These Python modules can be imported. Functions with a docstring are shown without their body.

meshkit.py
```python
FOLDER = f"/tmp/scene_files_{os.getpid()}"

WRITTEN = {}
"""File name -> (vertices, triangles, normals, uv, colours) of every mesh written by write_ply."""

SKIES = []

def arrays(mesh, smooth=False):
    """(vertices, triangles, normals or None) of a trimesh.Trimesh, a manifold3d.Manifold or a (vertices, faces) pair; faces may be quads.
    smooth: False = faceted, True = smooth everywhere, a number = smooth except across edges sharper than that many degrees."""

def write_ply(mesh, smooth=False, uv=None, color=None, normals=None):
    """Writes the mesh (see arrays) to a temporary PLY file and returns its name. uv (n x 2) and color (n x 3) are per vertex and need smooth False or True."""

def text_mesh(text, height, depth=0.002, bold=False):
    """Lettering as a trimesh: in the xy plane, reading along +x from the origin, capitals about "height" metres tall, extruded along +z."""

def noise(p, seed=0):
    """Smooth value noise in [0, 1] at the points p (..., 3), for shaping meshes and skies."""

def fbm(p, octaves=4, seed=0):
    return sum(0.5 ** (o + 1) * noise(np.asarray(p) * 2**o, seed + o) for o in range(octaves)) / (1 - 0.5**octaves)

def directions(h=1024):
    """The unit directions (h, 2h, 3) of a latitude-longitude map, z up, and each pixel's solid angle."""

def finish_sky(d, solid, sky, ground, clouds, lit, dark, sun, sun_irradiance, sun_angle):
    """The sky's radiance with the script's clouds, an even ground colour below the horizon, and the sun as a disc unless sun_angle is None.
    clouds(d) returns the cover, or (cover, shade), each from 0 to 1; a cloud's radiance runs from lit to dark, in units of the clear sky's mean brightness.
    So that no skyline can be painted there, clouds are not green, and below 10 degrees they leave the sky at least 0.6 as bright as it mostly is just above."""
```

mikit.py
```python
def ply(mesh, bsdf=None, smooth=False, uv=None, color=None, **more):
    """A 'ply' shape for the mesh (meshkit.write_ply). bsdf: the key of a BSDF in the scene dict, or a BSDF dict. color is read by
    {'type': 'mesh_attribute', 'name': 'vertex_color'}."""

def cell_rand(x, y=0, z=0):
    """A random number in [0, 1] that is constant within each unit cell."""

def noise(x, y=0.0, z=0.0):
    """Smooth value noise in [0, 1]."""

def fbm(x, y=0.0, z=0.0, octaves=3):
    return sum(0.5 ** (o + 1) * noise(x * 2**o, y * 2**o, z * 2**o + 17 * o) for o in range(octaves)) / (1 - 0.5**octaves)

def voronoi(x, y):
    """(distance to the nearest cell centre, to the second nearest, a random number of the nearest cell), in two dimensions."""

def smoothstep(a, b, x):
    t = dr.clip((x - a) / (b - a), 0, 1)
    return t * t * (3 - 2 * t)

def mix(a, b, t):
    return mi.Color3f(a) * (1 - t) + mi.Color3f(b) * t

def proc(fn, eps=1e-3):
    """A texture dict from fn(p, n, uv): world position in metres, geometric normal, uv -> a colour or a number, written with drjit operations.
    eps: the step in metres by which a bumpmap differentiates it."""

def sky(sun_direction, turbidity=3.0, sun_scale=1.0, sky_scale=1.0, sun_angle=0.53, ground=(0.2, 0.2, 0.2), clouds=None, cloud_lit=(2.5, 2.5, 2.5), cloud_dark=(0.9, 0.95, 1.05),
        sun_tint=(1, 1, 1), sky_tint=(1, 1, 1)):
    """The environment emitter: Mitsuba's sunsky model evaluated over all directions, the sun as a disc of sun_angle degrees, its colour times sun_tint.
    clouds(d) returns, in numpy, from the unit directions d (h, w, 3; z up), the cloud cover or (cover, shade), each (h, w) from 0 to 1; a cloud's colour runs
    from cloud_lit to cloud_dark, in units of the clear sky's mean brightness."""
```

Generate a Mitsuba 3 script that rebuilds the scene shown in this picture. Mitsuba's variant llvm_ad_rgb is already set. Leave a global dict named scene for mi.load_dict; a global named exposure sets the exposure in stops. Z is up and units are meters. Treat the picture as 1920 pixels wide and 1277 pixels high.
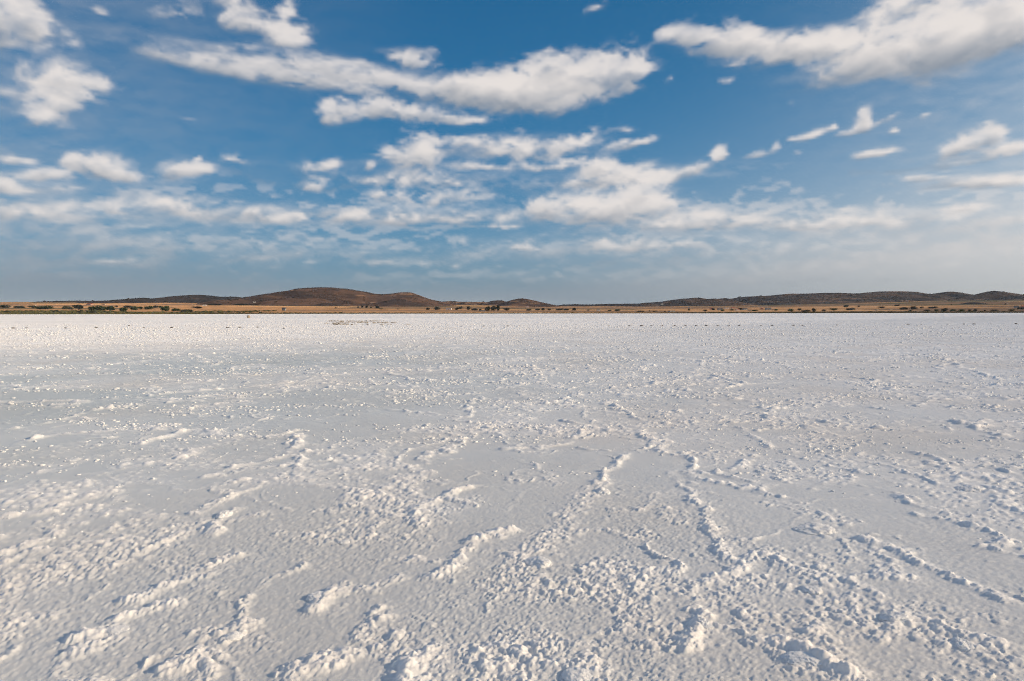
import math
import numpy as np
import trimesh
import mitsuba as mi
import mikit
import meshkit

T = mi.ScalarTransform4f
scene, labels = {}, {}

# ---------------------------------------------------------------- camera
EYE = 1.5
PITCH = math.degrees(math.atan(52.5 / 1251))
scene['camera'] = {
    'type': 'perspective', 'fov': math.degrees(2 * math.atan(960 / 1251)), 'fov_axis': 'x',
    'near_clip': 0.05, 'far_clip': 60000.0,
    'to_world': T().look_at(origin=[0, 0, EYE], target=[0, 10, EYE - 10 * math.tan(math.radians(PITCH))],
                            up=[0.0014, 0, 1]),
}

# ---------------------------------------------------------------- sky and sun
SUN_AZ, SUN_EL = 97.0, 22.0
SUN = [math.sin(math.radians(SUN_AZ)) * math.cos(math.radians(SUN_EL)),
       math.cos(math.radians(SUN_AZ)) * math.cos(math.radians(SUN_EL)), math.sin(math.radians(SUN_EL))]
exposure = 1.55

# cloud masses of this evening: (azimuth, elevation, half width, half height, tilt, strength) in degrees
CUMULUS = [
    (-36, 19.3, 1.8, 1.93, 0, 1), (-37.2, 18.5, 1.2, 1.82, 0, 0.9), (-35, 19, 0.8, 1.13, 0, 0.8), (-33.3, 18.6, 0.7, 1, -60, 0.5),
    (-33.4, 16, 1.8, 1.15, -10, 1), (-34, 14.5, 1.6, 1.52, 20, 0.8), (-31.4, 16, 1.5, 0.51, -5, 0.85), (-35.1, 13.1, 1.3, 0.67, 10, 0.8),
    (-35.7, 16.1, 0.8, 1.12, 0, 0.45), (-31, 20.6, 0.7, 0.43, 0, 0.6), (-21.4, 21.8, 1.7, 1.02, 10, 0.95), (-18.1, 20.7, 1.7, 0.74, 8, 0.95),
    (-17.9, 22.9, 1.2, 0.7, 20, 0.7), (-22.6, 23.1, 1.4, 0.59, 10, 0.85), (-19, 21.7, 2.5, 0.95, 10, 0.7), (-26.2, 21.5, 2.2, 0.58, 8, 0.5),
    (-8, 20.2, 1.6, 0.77, 5, 0.95), (-9.8, 20.5, 1, 0.41, 5, 0.6), (-12.2, 19.6, 1, 0.31, 0, 0.6), (13.1, 18.4, 0.7, 0.36, 0, 0.4),
    (0.7, 14.9, 0.6, 0.32, 0, 0.7), (21.4, 12.8, 0.6, 0.38, 10, 0.6), (22.6, 13.4, 0.5, 0.25, 10, 0.6), (31.4, 13.9, 0.5, 0.2, 0, 0.5),
    (23, 12.3, 0.5, 0.25, 0, 0.4), (-14.3, 16, 1.8, 0.98, 0, 1), (-10.9, 16.4, 2.2, 1.17, 0, 1.1), (-7.7, 16.1, 3.1, 0.77, 0, 1),
    (-4.6, 16, 2.7, 0.59, 0, 0.9), (-15.5, 15.5, 1.1, 0.71, 0, 0.8), (3.4, 19.5, 2.6, 1.46, 0, 1.15), (6.8, 18.7, 4.3, 1.91, 8, 1.2),
    (-0.9, 18.4, 4.6, 1.56, 6, 1), (1.8, 17.3, 4.1, 1.28, 0, 1), (10, 19.3, 1.8, 1.26, 10, 1.1), (-4.1, 18.1, 2.7, 1.28, 0, 0.9),
    (14.6, 21.3, 2.7, 0.89, -3, 1), (18.6, 20.5, 3.7, 1.13, -8, 1.1), (24.1, 19.5, 4.2, 1.09, 0, 1.1), (29.2, 18.7, 4.5, 1.68, 10, 1.1),
    (33.9, 18.6, 4.4, 2.09, 14, 1.2), (36.9, 18.6, 1.8, 1.83, 0, 1.1), (28.5, 21.5, 2.1, 0.64, 14, 0.7), (32.3, 20.6, 2.6, 0.62, 14, 0.8),
    (35.1, 20.1, 2.5, 0.75, 0, 0.9), (21, 23.4, 1, 0.38, 0, 0.8), (7.3, 23.9, 1.4, 0.45, 30, 0.45), (17.3, 17.9, 0.8, 0.39, 0, 0.6),
    (19, 19, 2.3, 0.26, 0, 0.5), (22.6, 16.1, 0.4, 0.38, 30, 0.35), (-31.1, 10.4, 1.9, 1.02, 0, 1.2), (-33.1, 10.5, 1, 0.61, 0, 1),
    (-34.8, 9.5, 1.5, 0.53, 10, 0.9), (-29.6, 9.9, 1, 0.56, 0, 0.8), (-36.2, 10.3, 1.1, 0.48, 0, 0.85), (-37.1, 8.7, 1.2, 0.73, 0, 0.8),
    (-26.2, 10.5, 1.5, 0.74, 8, 1), (-24.9, 10.8, 1.3, 0.58, 0, 0.9), (-22.2, 11.9, 1.6, 0.47, 0, 0.6), (-25.1, 11.6, 0.3, 0.25, 0, 0.9),
    (-15, 12, 1, 0.62, 0, 0.9), (-16.1, 11.5, 2.1, 0.62, 0, 0.6), (-16.5, 10.3, 1.5, 0.57, 0, 0.8), (-7.5, 13.2, 1.7, 1.54, 0, 1.2),
    (-9.5, 12.5, 2.2, 0.99, 0, 0.8), (-12.1, 11.9, 0.4, 0.4, 0, 0.9), (-3.7, 14.1, 2.7, 0.73, 0, 0.6), (0, 13.5, 3.7, 0.92, 0, 0.75),
    (4.1, 13.7, 2.7, 0.73, 8, 0.8), (10, 13.8, 2.4, 0.41, 8, 0.9), (6.4, 14.6, 1.4, 0.55, 30, 0.5), (9.1, 14.9, 1.6, 0.32, 0, 0.5),
    (2.7, 12.3, 4.6, 0.55, 0, 0.65), (-2.7, 12.1, 3.2, 0.46, 0, 0.55), (7.3, 11.7, 1.8, 1.18, 0, 1.1), (10.4, 11.2, 3.5, 0.9, 2, 1),
    (14.8, 11.4, 2.1, 0.62, 20, 1), (17.1, 12.6, 0.8, 0.61, 30, 1.1), (6.8, 10.6, 3.2, 0.64, 0, 0.8), (-8.2, 10.8, 5.4, 0.73, 0, 0.6),
    (-4.6, 9.7, 4.1, 0.73, 0, 0.6), (-10, 9.4, 2.2, 0.72, 0, 0.7), (3, 8.7, 1.9, 1.1, 0, 1.2), (10.9, 9.6, 2.2, 1.26, 0, 1.2),
    (8.6, 8.4, 3.6, 1.27, 0, 1.2), (12.2, 8.7, 1.8, 0.9, 0, 0.9), (5.5, 9.1, 1.4, 0.55, 10, 0.8), (20.4, 12.4, 1.1, 0.43, 10, 0.8),
    (25.2, 13.8, 0.4, 0.33, 0, 0.8), (23.9, 13.5, 1.5, 0.42, 10, 0.6), (27.6, 14, 0.6, 0.97, 15, 1.1), (27.1, 13.4, 1.5, 0.33, 10, 0.8),
    (29.1, 14, 0.9, 0.36, 25, 0.9), (29.6, 13, 0.5, 0.28, 0, 0.6), (35.4, 11.9, 0.8, 0.75, 0, 1.2), (33.6, 11.6, 1.9, 0.61, 10, 1),
    (36.6, 11, 1.8, 0.44, 0, 1), (28.2, 11.7, 1.7, 0.36, 5, 1), (35.4, 10.6, 3.3, 0.37, 0, 0.7), (31.6, 9.6, 2, 0.31, -3, 0.7),
    (35.1, 8.8, 2.8, 0.45, -3, 0.8), (36.6, 9, 1.8, 0.37, 0, 0.7), (26.2, 7.9, 1.1, 0.25, 0, 0.6), (-21.2, 7.8, 0.9, 0.56, 0, 0.9),
    (-17.7, 7.6, 1.2, 0.52, 0, 0.9), (-19.4, 7.3, 2, 0.43, 0, 0.7), (-13.3, 7.9, 2, 0.67, 0, 0.8), (-9.1, 7.7, 2.2, 0.63, 0, 0.8),
    (-4.6, 7.9, 4.1, 0.55, 0, 0.7), (-0.9, 7.2, 1.8, 0.27, 0, 0.6), (16.5, 7.7, 1.7, 0.7, 0, 0.8), (19.4, 7.3, 2.4, 0.6, 0, 0.8),
    (23.3, 6.7, 2.7, 0.67, 0, 0.7), (26, 7, 1.5, 0.58, 0, 0.8), (28.5, 6.6, 2.1, 0.56, 0, 0.6), (34.2, 7, 1.6, 0.38, 0, 0.6),
    (15.2, 7.1, 5.1, 0.53, 0, 0.7), (1.1, 5.4, 1.6, 0.37, 0, 0.9), (7.7, 5.7, 2.2, 0.73, 0, 0.7), (10.4, 5.4, 1.8, 0.63, 0, 0.7),
    (13.1, 5.4, 3.5, 0.45, 0, 0.6), (-21, 4.2, 2, 0.47, 0, 0.5), (-11.3, 4.2, 1.6, 0.4, 0, 0.7), (-31.3, 3.8, 1.3, 0.31, 0, 0.6),
    (-29.7, 3.8, 0.9, 0.32, 0, 0.5), (-4.1, 6, 0.6, 0.41, 0, 0.5), (-16.7, 4.1, 2.1, 0.26, 0, 0.4), (-27.1, 8.1, 2.2, 0.73, 0, 0.7),
    (-24.5, 7.9, 1.9, 0.75, 0, 0.5), (-30.3, 7.6, 1.4, 0.63, 0, 0.6), (-34.5, 7, 1.9, 0.6, 0, 0.5), (-36.9, 7, 1.5, 0.73, 0, 0.6),
    (23.3, 3.2, 1.5, 0.25, 0, 0.3), (-8.2, 3.9, 1.8, 0.36, 0, 0.4), (-4.6, 3.9, 0.8, 0.27, 0, 0.4),
]
STRATUS = [
    (-21, 18.4, 8, 0.94, -3, 1.25), (-15.2, 18.7, 5.1, 1.15, -6, 1.05), (-26.2, 18.3, 2.8, 0.45, -2, 0.8), (-10, 18.5, 4.9, 0.9, -8, 1),
    (-7.3, 18, 3.2, 1.09, 0, 0.8), (-1.4, 17.8, 5, 1.37, 0, 1.1), (1.4, 17.8, 5, 1.37, 3, 1), (-21.8, 19.8, 6.3, 0.43, 0, 0.5),
    (-24.9, 22.5, 5.7, 0.75, 10, 0.35), (-34.5, 15, 3.4, 2.08, 20, 0.45), (-36.9, 14.5, 1.8, 0.44, 0, 0.5), (-34.2, 12.9, 1.9, 0.38, 0, 0.3),
    (18.6, 20.3, 4.1, 0.96, -4, 0.8), (23.3, 19.4, 6.2, 1.18, 0, 0.9), (29.9, 17.9, 6.9, 1.35, 4, 1.1), (33.9, 18.2, 5.1, 2.28, 12, 1),
    (30.6, 21.3, 5.1, 1.18, 12, 0.6), (19.4, 19.2, 4.1, 0.3, 0, 0.4), (-9.1, 20.8, 2.7, 0.45, 0, 0.35), (-25.2, 14.2, 0.8, 0.17, 0, 0.35),
    (-29.9, 9.9, 4.5, 0.79, 0, 0.4), (-35.7, 8.7, 3.3, 0.89, 0, 0.5), (-33.9, 7.1, 6.3, 1.14, 0, 0.65), (-26, 7.9, 5.2, 1.07, 0, 0.55),
    (-29.6, 8.9, 4.2, 0.8, 0, 0.3), (-0.5, 13.5, 9.6, 1.19, 2, 0.55), (-7.3, 11.3, 9, 1.36, 0, 0.45), (8.6, 11, 8.1, 1, 3, 0.5),
    (-2.7, 8.4, 15.1, 1.01, 0, 0.45), (-11.7, 7.8, 13.2, 1.08, 0, 0.5), (-20.2, 7.5, 4.8, 1.03, 0, 0.5), (8.6, 8.4, 7.2, 1.99, 0, 0.6),
    (17.3, 7.4, 10.4, 1.22, 0, 0.55), (28.9, 6.6, 11.6, 1.2, 0, 0.6), (35.4, 6.2, 6.1, 1.34, 0, 0.5), (8.6, 5.5, 11.6, 1.36, 0, 0.5),
    (23.3, 4.9, 19.3, 1.26, 0, 0.4), (34.8, 11, 4.6, 0.6, 0, 0.5), (35.4, 8.9, 5.2, 0.52, -3, 0.6), (-22.2, 4.5, 19.6, 1.87, 0, 0.42),
    (-29.6, 5.4, 17.3, 1.59, 0, 0.45), (-2.7, 4.8, 22.8, 1.37, 0, 0.35), (0, 2.8, 55, 1.01, 0, 0.3), (30.6, 3.4, 17, 1.97, 0, 0.35),
    (32.6, 14, 8.5, 2.32, 0, 0.22), (-36.6, 11.1, 4.7, 2.94, 0, 0.15),
]
TURB, SUN_SCALE, SKY_SCALE = 4, 1.0, .79
CLOUD_LIT, CLOUD_DARK = (4.9, 4.6, 4.42), (1.6, 1.85, 2.2)
SUN_TINT, SKY_TINT = (.95, .98, 1.09), (.16, .77, 1.20)
VEIL, HAZE, PUFFS = .38, 1.15, .36
STEP = .1
WET, DAMP, DRY = (.52, .575, .61), (.72, .73, .74), (.93, .92, .91)
HAZE_SIGMA = [1.6e-5, 2.0e-5, 2.6e-5]


def step(a, b, x):
    t = np.clip((x - a) / (b - a), 0, 1)
    return t * t * (3 - 2 * t)


def more_clouds():
    """The same evening sky goes on all round: the view's kinds of cloud over the other azimuths, and some higher up."""
    r = np.random.default_rng(11)
    heaps, veils = [], []
    for _ in range(200):
        a, e = r.uniform(42, 318), 1.5 + 26 * r.random() ** 1.4
        s = r.uniform(.6, 1.5) * (.6 + .07 * e)
        heaps.append((a, e, 1.6 * s, .7 * s, r.uniform(-10, 12), r.uniform(.6, 1.2)))
        if r.random() < .4:
            veils.append((a, e, 3.5 * s, .9 * s, r.uniform(-6, 8), r.uniform(.4, .9)))
    for _ in range(45):
        heaps.append((r.uniform(0, 360), r.uniform(29, 60), r.uniform(2, 5), r.uniform(1, 3), r.uniform(-20, 20), r.uniform(.5, 1.1)))
    return heaps, veils


def gather(items, A, E, wa, we):
    """(how much cloud, how low in it) at azimuth A and elevation E from the masses, their outlines shifted by noise."""
    total, low, w_all = (np.full_like(A, x) for x in (0, 0, 1e-6))
    cols, rows = A[0], E[:, 0]
    for a, e, ha, he, tilt, s in items:
        reach = 2.6 * (he + ha * abs(math.sin(math.radians(tilt)))) + 1
        i = np.nonzero(np.abs(rows - e) < reach)[0]
        wide = (2.6 * ha + 2) / max(.3, math.cos(math.radians(min(e + reach, 75))))
        j = np.nonzero(np.abs((cols - a + 180) % 360 - 180) < wide)[0]
        if not len(i) or not len(j):
            continue
        at = np.ix_(i, j)
        x = ((A[at] - a + 180) % 360 - 180) * np.cos(np.radians(E[at])) / math.cos(math.radians(e)) + wa[at]
        y = E[at] - e + we[at]
        t = math.radians(tilt)
        u = (x * math.cos(t) + y * math.sin(t)) / ha
        v = (-x * math.sin(t) + y * math.cos(t)) / he
        v = np.where(v < 0, v * 1.25, v * .92)              # flat below, heaped above
        g = s * np.exp(-1.1 * (u * u + v * v))
        total[at] = np.maximum(total[at], g) + .35 * np.minimum(total[at], g)
        low[at] += g * np.clip(-.75 * v - .3 * u, -1.2, 1.2)
        w_all[at] += g
    return total, low / w_all


def cloud_cover(d):
    """(cover, shade) of the clouds per direction: noise gathered into the masses above."""
    az = np.degrees(np.arctan2(d[..., 0], d[..., 1]))
    el = np.degrees(np.arcsin(np.clip(d[..., 2], -1, 1)))
    rows = (el[:, 0] > -.2) & (el[:, 0] < 64)
    A, E, D = az[rows], el[rows], d[rows]
    P = D * np.array([1, 1, 1.5])                           # noise on the sphere, so that it has no seam, stretched sideways
    wx, wy = meshkit.fbm(P * 22, 3, 3) - .5, meshkit.fbm(P * 22 + 7.7, 3, 9) - .5
    Q = P * 46 + np.stack([wx, wy, wx], -1) * 2.2
    fine = meshkit.fbm(Q, 5, 21)
    billow = sum(.5 ** o * (1 - np.abs(2 * meshkit.noise(Q * 1.1 * 2 ** o + 3.3, 40 + o) - 1)) for o in range(3)) / 1.75
    H2, V2 = more_clouds()
    heap, low1 = gather(CUMULUS + H2, A, E, 1.3 * wx, 1.0 * wy)
    soft, low2 = gather(STRATUS + V2, A, E, 2.6 * wx, .8 * wy)
    n1 = .6 * fine + .4 * billow - .5
    erode = meshkit.fbm(Q * 2.7 + 5, 3, 91) - .5
    f1 = heap + (2.3 * n1 + .5 * erode) * np.minimum(1, .25 + heap)
    c1 = step(.24, 1.02, f1) * np.clip(.66 + .75 * (fine - .35) + .22 * np.clip(heap - .7, 0, .6), 0, .92)
    streak = meshkit.fbm(D * np.array([26, 26, 110]) + wx[..., None] * 2, 4, 60) - .5
    c2 = .85 * step(.10, 1.15, (soft + .30 * heap) * (1 + 1.6 * streak + 1.0 * (fine - .5) + .6 * erode))
    # the small broken puffs that fill the lower sky in rows
    rows_ = meshkit.fbm(D * np.array([7, 7, 34]) + 3.1, 3, 130)
    puff = meshkit.fbm(D * np.array([44, 44, 105]) + np.stack([wx, wy, wx], -1) * 2.5, 4, 140)
    where = step(.8, 3.0, E) * (1 - step(8, 13, E))
    c3 = PUFFS * step(.50, .68, puff + .55 * (rows_ - .5) + .10 * np.clip(soft, 0, 1) - .02) * where
    far = step(1.0, 12.0, E)                                # far heaps drown in the air
    c1 = c1 * (.40 + .58 * far)
    # thin high veil: least where the sky is darkest, a quarter turn from the sun, and thicker near the horizon
    turn = np.abs((A - (SUN_AZ - 92) + 180) % 360 - 180)
    sunward = step(110, 45, np.abs((A - SUN_AZ + 180) % 360 - 180))
    veil = VEIL * step(8, 60, turn) * (.8 + 1.1 * (streak + fine - .5)) + HAZE * (1 + .5 * sunward) * np.exp(-np.maximum(E, 0) / (4.0 + 2.5 * sunward))
    veil = np.clip(veil, 0, .85)
    c2 = (1 - (1 - c2) * (1 - c3)) * (.50 + .50 * step(2, 9, E))
    w1, w2 = c1, (1 - c1) * c2
    w3 = (1 - c1) * (1 - c2) * veil
    s1 = np.clip(.10 + 1.35 * low1 + .8 * (.5 - fine) + .35 * np.clip(heap - .6, 0, 1), 0, 1)
    s2 = np.clip(.36 + 1.0 * low2 + .9 * (.5 - fine), 0, 1)
    s3 = np.clip(.6 + .7 * np.exp(-np.maximum(E, 0) / 6) * (1 - .35 * step(20, 60, turn)) - .75 * sunward, 0, 1)
    cover = w1 + w2 + w3
    shade = (w1 * s1 + w2 * s2 + w3 * s3) / (cover + 1e-6)
    out, sh = np.zeros(az.shape), np.full(az.shape, .5)
    out[rows], sh[rows] = cover, shade
    return out, sh


scene['sky_light'] = mikit.sky(SUN, turbidity=TURB, sun_scale=SUN_SCALE, sky_scale=SKY_SCALE, sun_angle=1.2, clouds=cloud_cover,
                               cloud_lit=CLOUD_LIT, cloud_dark=CLOUD_DARK, sun_tint=SUN_TINT, sky_tint=SKY_TINT, ground=(.55, .55, .55))

# ---------------------------------------------------------------- tables, in metres
RIDGES = [  # (height, half width, line of points) of the salt ridges in the foreground, in metres
    (0.05, 0.06, [(-2.23, 5.69), (-2.31, 5.44), (-2.35, 5.21), (-2.37, 4.98)]),
    (0.06, 0.06, [(-2.13, 5.05), (-2.11, 4.75), (-2.05, 4.47)]),
    (0.04, 0.06, [(-2.22, 4.52), (-2.3, 4.36), (-2.33, 4.22), (-2.38, 4.08)]),
    (0.055, 0.06, [(-1.66, 4.08), (-1.76, 3.93), (-1.84, 3.83), (-1.89, 3.64), (-1.93, 3.51), (-2.0, 3.43)]),
    (0.06, 0.065, [(-1.77, 3.38), (-1.85, 3.26), (-1.93, 3.17), (-1.95, 3.06), (-2.01, 3.03)]),
    (0.05, 0.06, [(-3.1, 4.46), (-3.13, 4.26), (-3.15, 4.1), (-3.22, 3.95)]),
    (0.05, 0.06, [(-0.92, 3.61), (-0.96, 3.45), (-0.98, 3.31)]),
    (0.05, 0.07, [(-1.29, 3.1), (-1.36, 3.04), (-1.48, 3.09)]),
    (0.035, 0.06, [(-3.18, 5.39), (-3.16, 5.14), (-3.38, 5.03)]),
    (0.04, 0.06, [(-3.69, 4.81), (-3.52, 4.89), (-3.44, 5.0), (-3.89, 4.68)]),
    (0.045, 0.07, [(-1.34, 2.89), (-1.39, 2.81), (-1.44, 2.73)]),
    (0.045, 0.07, [(-0.74, 2.88), (-0.81, 2.82), (-0.88, 2.72)]),
    (0.06, 0.06, [(-0.37, 5.74), (-0.54, 5.37), (-0.67, 5.22), (-0.78, 5.05), (-0.67, 4.78), (-0.59, 4.69)]),
    (0.055, 0.06, [(0.0, 4.53), (-0.21, 4.37), (-0.3, 4.23), (-0.38, 3.92), (-0.47, 3.71)]),
    (0.04, 0.06, [(-0.65, 3.72), (-0.74, 3.58), (-0.88, 3.55)]),
    (0.022, 0.17, [(0.8, 5.89), (0.65, 5.46), (0.49, 5.09), (0.34, 4.76), (0.25, 4.43), (0.13, 4.13), (0.0, 3.98)]),
    (0.05, 0.07, [(1.29, 7.04), (1.0, 6.57), (0.8, 5.89)]),
    (0.035, 0.06, [(0.77, 4.37), (0.62, 4.54), (0.43, 4.51)]),
    (0.04, 0.07, [(-0.66, 3.32), (-0.68, 3.16), (-0.73, 3.03)]),
    (0.05, 0.08, [(-0.37, 2.87), (-0.42, 2.75), (-0.45, 2.66)]),
    (0.055, 0.09, [(0.15, 2.75), (0.26, 2.72), (0.38, 2.76)]),
    (0.034, 0.07, [(1.52, 6.29), (1.44, 5.46), (1.45, 5.02), (1.41, 4.59), (1.32, 4.14), (1.35, 3.91), (1.49, 4.05), (1.58, 3.97), (1.63, 3.77), (1.78, 3.71), (1.88, 3.62), (1.9, 3.49), (1.94, 3.36), (1.89, 3.22), (1.75, 3.1), (1.65, 3.03)]),
    (0.04, 0.06, [(1.35, 3.91), (1.22, 3.73), (1.05, 3.65), (0.92, 3.5)]),
    (0.055, 0.06, [(0.94, 3.39), (0.96, 3.24), (0.89, 3.11), (0.77, 2.91)]),
    (0.045, 0.06, [(2.34, 4.3), (2.42, 4.1), (2.45, 3.93), (2.51, 3.73), (2.55, 3.59), (2.55, 3.45)]),
    (0.05, 0.055, [(3.02, 4.9), (3.13, 4.72), (3.24, 4.55), (3.23, 4.39), (3.04, 4.19), (3.08, 4.08), (3.26, 3.96)]),
    (0.035, 0.06, [(1.88, 6.12), (2.07, 5.9), (2.11, 5.5)]),
    (0.07, 0.09, [(1.13, 2.95), (1.26, 2.93), (1.31, 2.83), (1.35, 2.74)]),
    (0.04, 0.06, [(1.89, 3.23), (2.02, 3.16), (2.05, 3.05), (2.2, 2.99)]),
    (0.045, 0.07, [(4.03, 6.0), (4.03, 5.73), (4.03, 5.45)]),
    (0.04, 0.06, [(3.12, 5.35), (3.12, 5.14), (3.2, 5.01)]),
    (0.035, 0.06, [(3.09, 6.45), (3.27, 6.19), (3.3, 5.9)]),
    (0.045, 0.07, [(-2.26, 7.15), (-2.47, 6.71), (-2.7, 6.36), (-2.82, 6.05)]),
    (0.04, 0.06, [(-2.73, 8.43), (-3.05, 7.96)]),
    (0.045, 0.07, [(-4.09, 8.42), (-4.21, 7.98), (-4.24, 7.59)]),
    (0.05, 0.08, [(-1.26, 18.55), (-2.31, 17.02)]),
    (0.045, 0.07, [(1.0, 11.67), (0.57, 10.92)]),
    (0.04, 0.08, [(-4.06, 16.39), (-4.55, 15.83)]),
    (0.04, 0.07, [(2.89, 8.04), (2.9, 7.27), (3.05, 7.08)]),
    (0.04, 0.08, [(15.43, 24.14), (12.27, 18.27), (11.59, 16.66), (10.82, 14.71)]),
    (0.045, 0.07, [(3.69, 9.23), (3.57, 9.71), (4.38, 10.53)]),
    (0.045, 0.07, [(0.66, 9.2), (1.05, 8.78), (0.6, 7.54), (-0.06, 7.24)]),
    (0.04, 0.07, [(2.57, 6.99), (2.25, 6.4), (1.93, 6.19)]),
    (0.045, 0.07, [(4.22, 7.14), (4.37, 6.83), (4.18, 6.3)]),
    (0.035, 0.06, [(0.53, 16.47), (1.39, 17.4)]),
    (0.04, 0.07, [(6.47, 22.49), (7.85, 23.95)]),
    (0.04, 0.07, [(7.37, 15.89), (7.8, 15.26), (7.91, 14.55)]),
    (0.04, 0.07, [(-6.48, 10.13), (-6.19, 10.53), (-6.15, 10.84)]),
    (0.04, 0.07, [(-4.88, 11.97), (-5.35, 11.96), (-5.64, 11.66)]),
]
MOUNDS = [
    (2.10, 4.54, 0.145, 0.034),
    (-2.13, 4.87, 0.066, 0.031),
    (0.16, 3.94, 0.094, 0.029),
    (1.87, 3.20, 0.077, 0.031),
    (1.61, 3.54, 0.071, 0.024),
    (-1.02, 3.44, 0.069, 0.026),
    (-1.29, 3.03, 0.053, 0.023),
    (0.27, 2.68, 0.075, 0.026),
    (1.26, 2.81, 0.090, 0.027),
    (2.03, 2.95, 0.065, 0.025),
    (0.91, 3.13, 0.045, 0.031),
    (-1.10, 4.30, 0.045, 0.017),
    (0.75, 5.50, 0.079, 0.038),
    (-1.88, 3.08, 0.074, 0.019),
    (3.90, 5.60, 0.134, 0.029),
]
CLODS = [(-49.28, 65.93, 0.32), (-48.03, 66.02, 0.21), (-43.89, 65.59, 0.31), (-41.46, 66.5, 0.27), (-44.65, 77.79, 0.31), (-36.86, 66.83, 0.21), (-34.18, 67.03, 0.38), (-28.42, 66.7, 0.32), (-27.52, 67.51, 0.27), (-25.98, 68.12, 0.27), (-21.64, 63.25, 0.25), (-21.38, 81.54, 0.26), (-19.34, 80.64, 0.26), (-17.29, 80.12, 0.26), (-5.45, 71.76, 0.17), (-3.05, 71.94, 0.23), (-1.9, 72.03, 0.17), (-0.46, 72.14, 0.29), (0.75, 72.23, 0.17), (10.47, 72.13, 0.23), (12.71, 72.29, 0.29), (14.08, 72.4, 0.35), (15.16, 72.48, 0.23), (16.34, 72.56, 0.29), (17.67, 72.66, 0.35), (18.9, 72.75, 0.23), (20.09, 72.84, 0.29), (21.23, 72.93, 0.35), (22.52, 73.02, 0.23), (23.77, 73.12, 0.29), (24.92, 73.2, 0.35), (27.37, 73.38, 0.23), (28.63, 73.48, 0.29), (31.09, 73.66, 0.35), (32.12, 73.74, 0.29), (36.53, 74.92, 0.18), (46.75, 78.72, 0.31), (48.34, 78.84, 0.19), (54.12, 79.93, 0.26), (55.4, 80.03, 0.32), (57.57, 80.2, 0.19), (61.57, 81.5, 0.39)]
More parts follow.
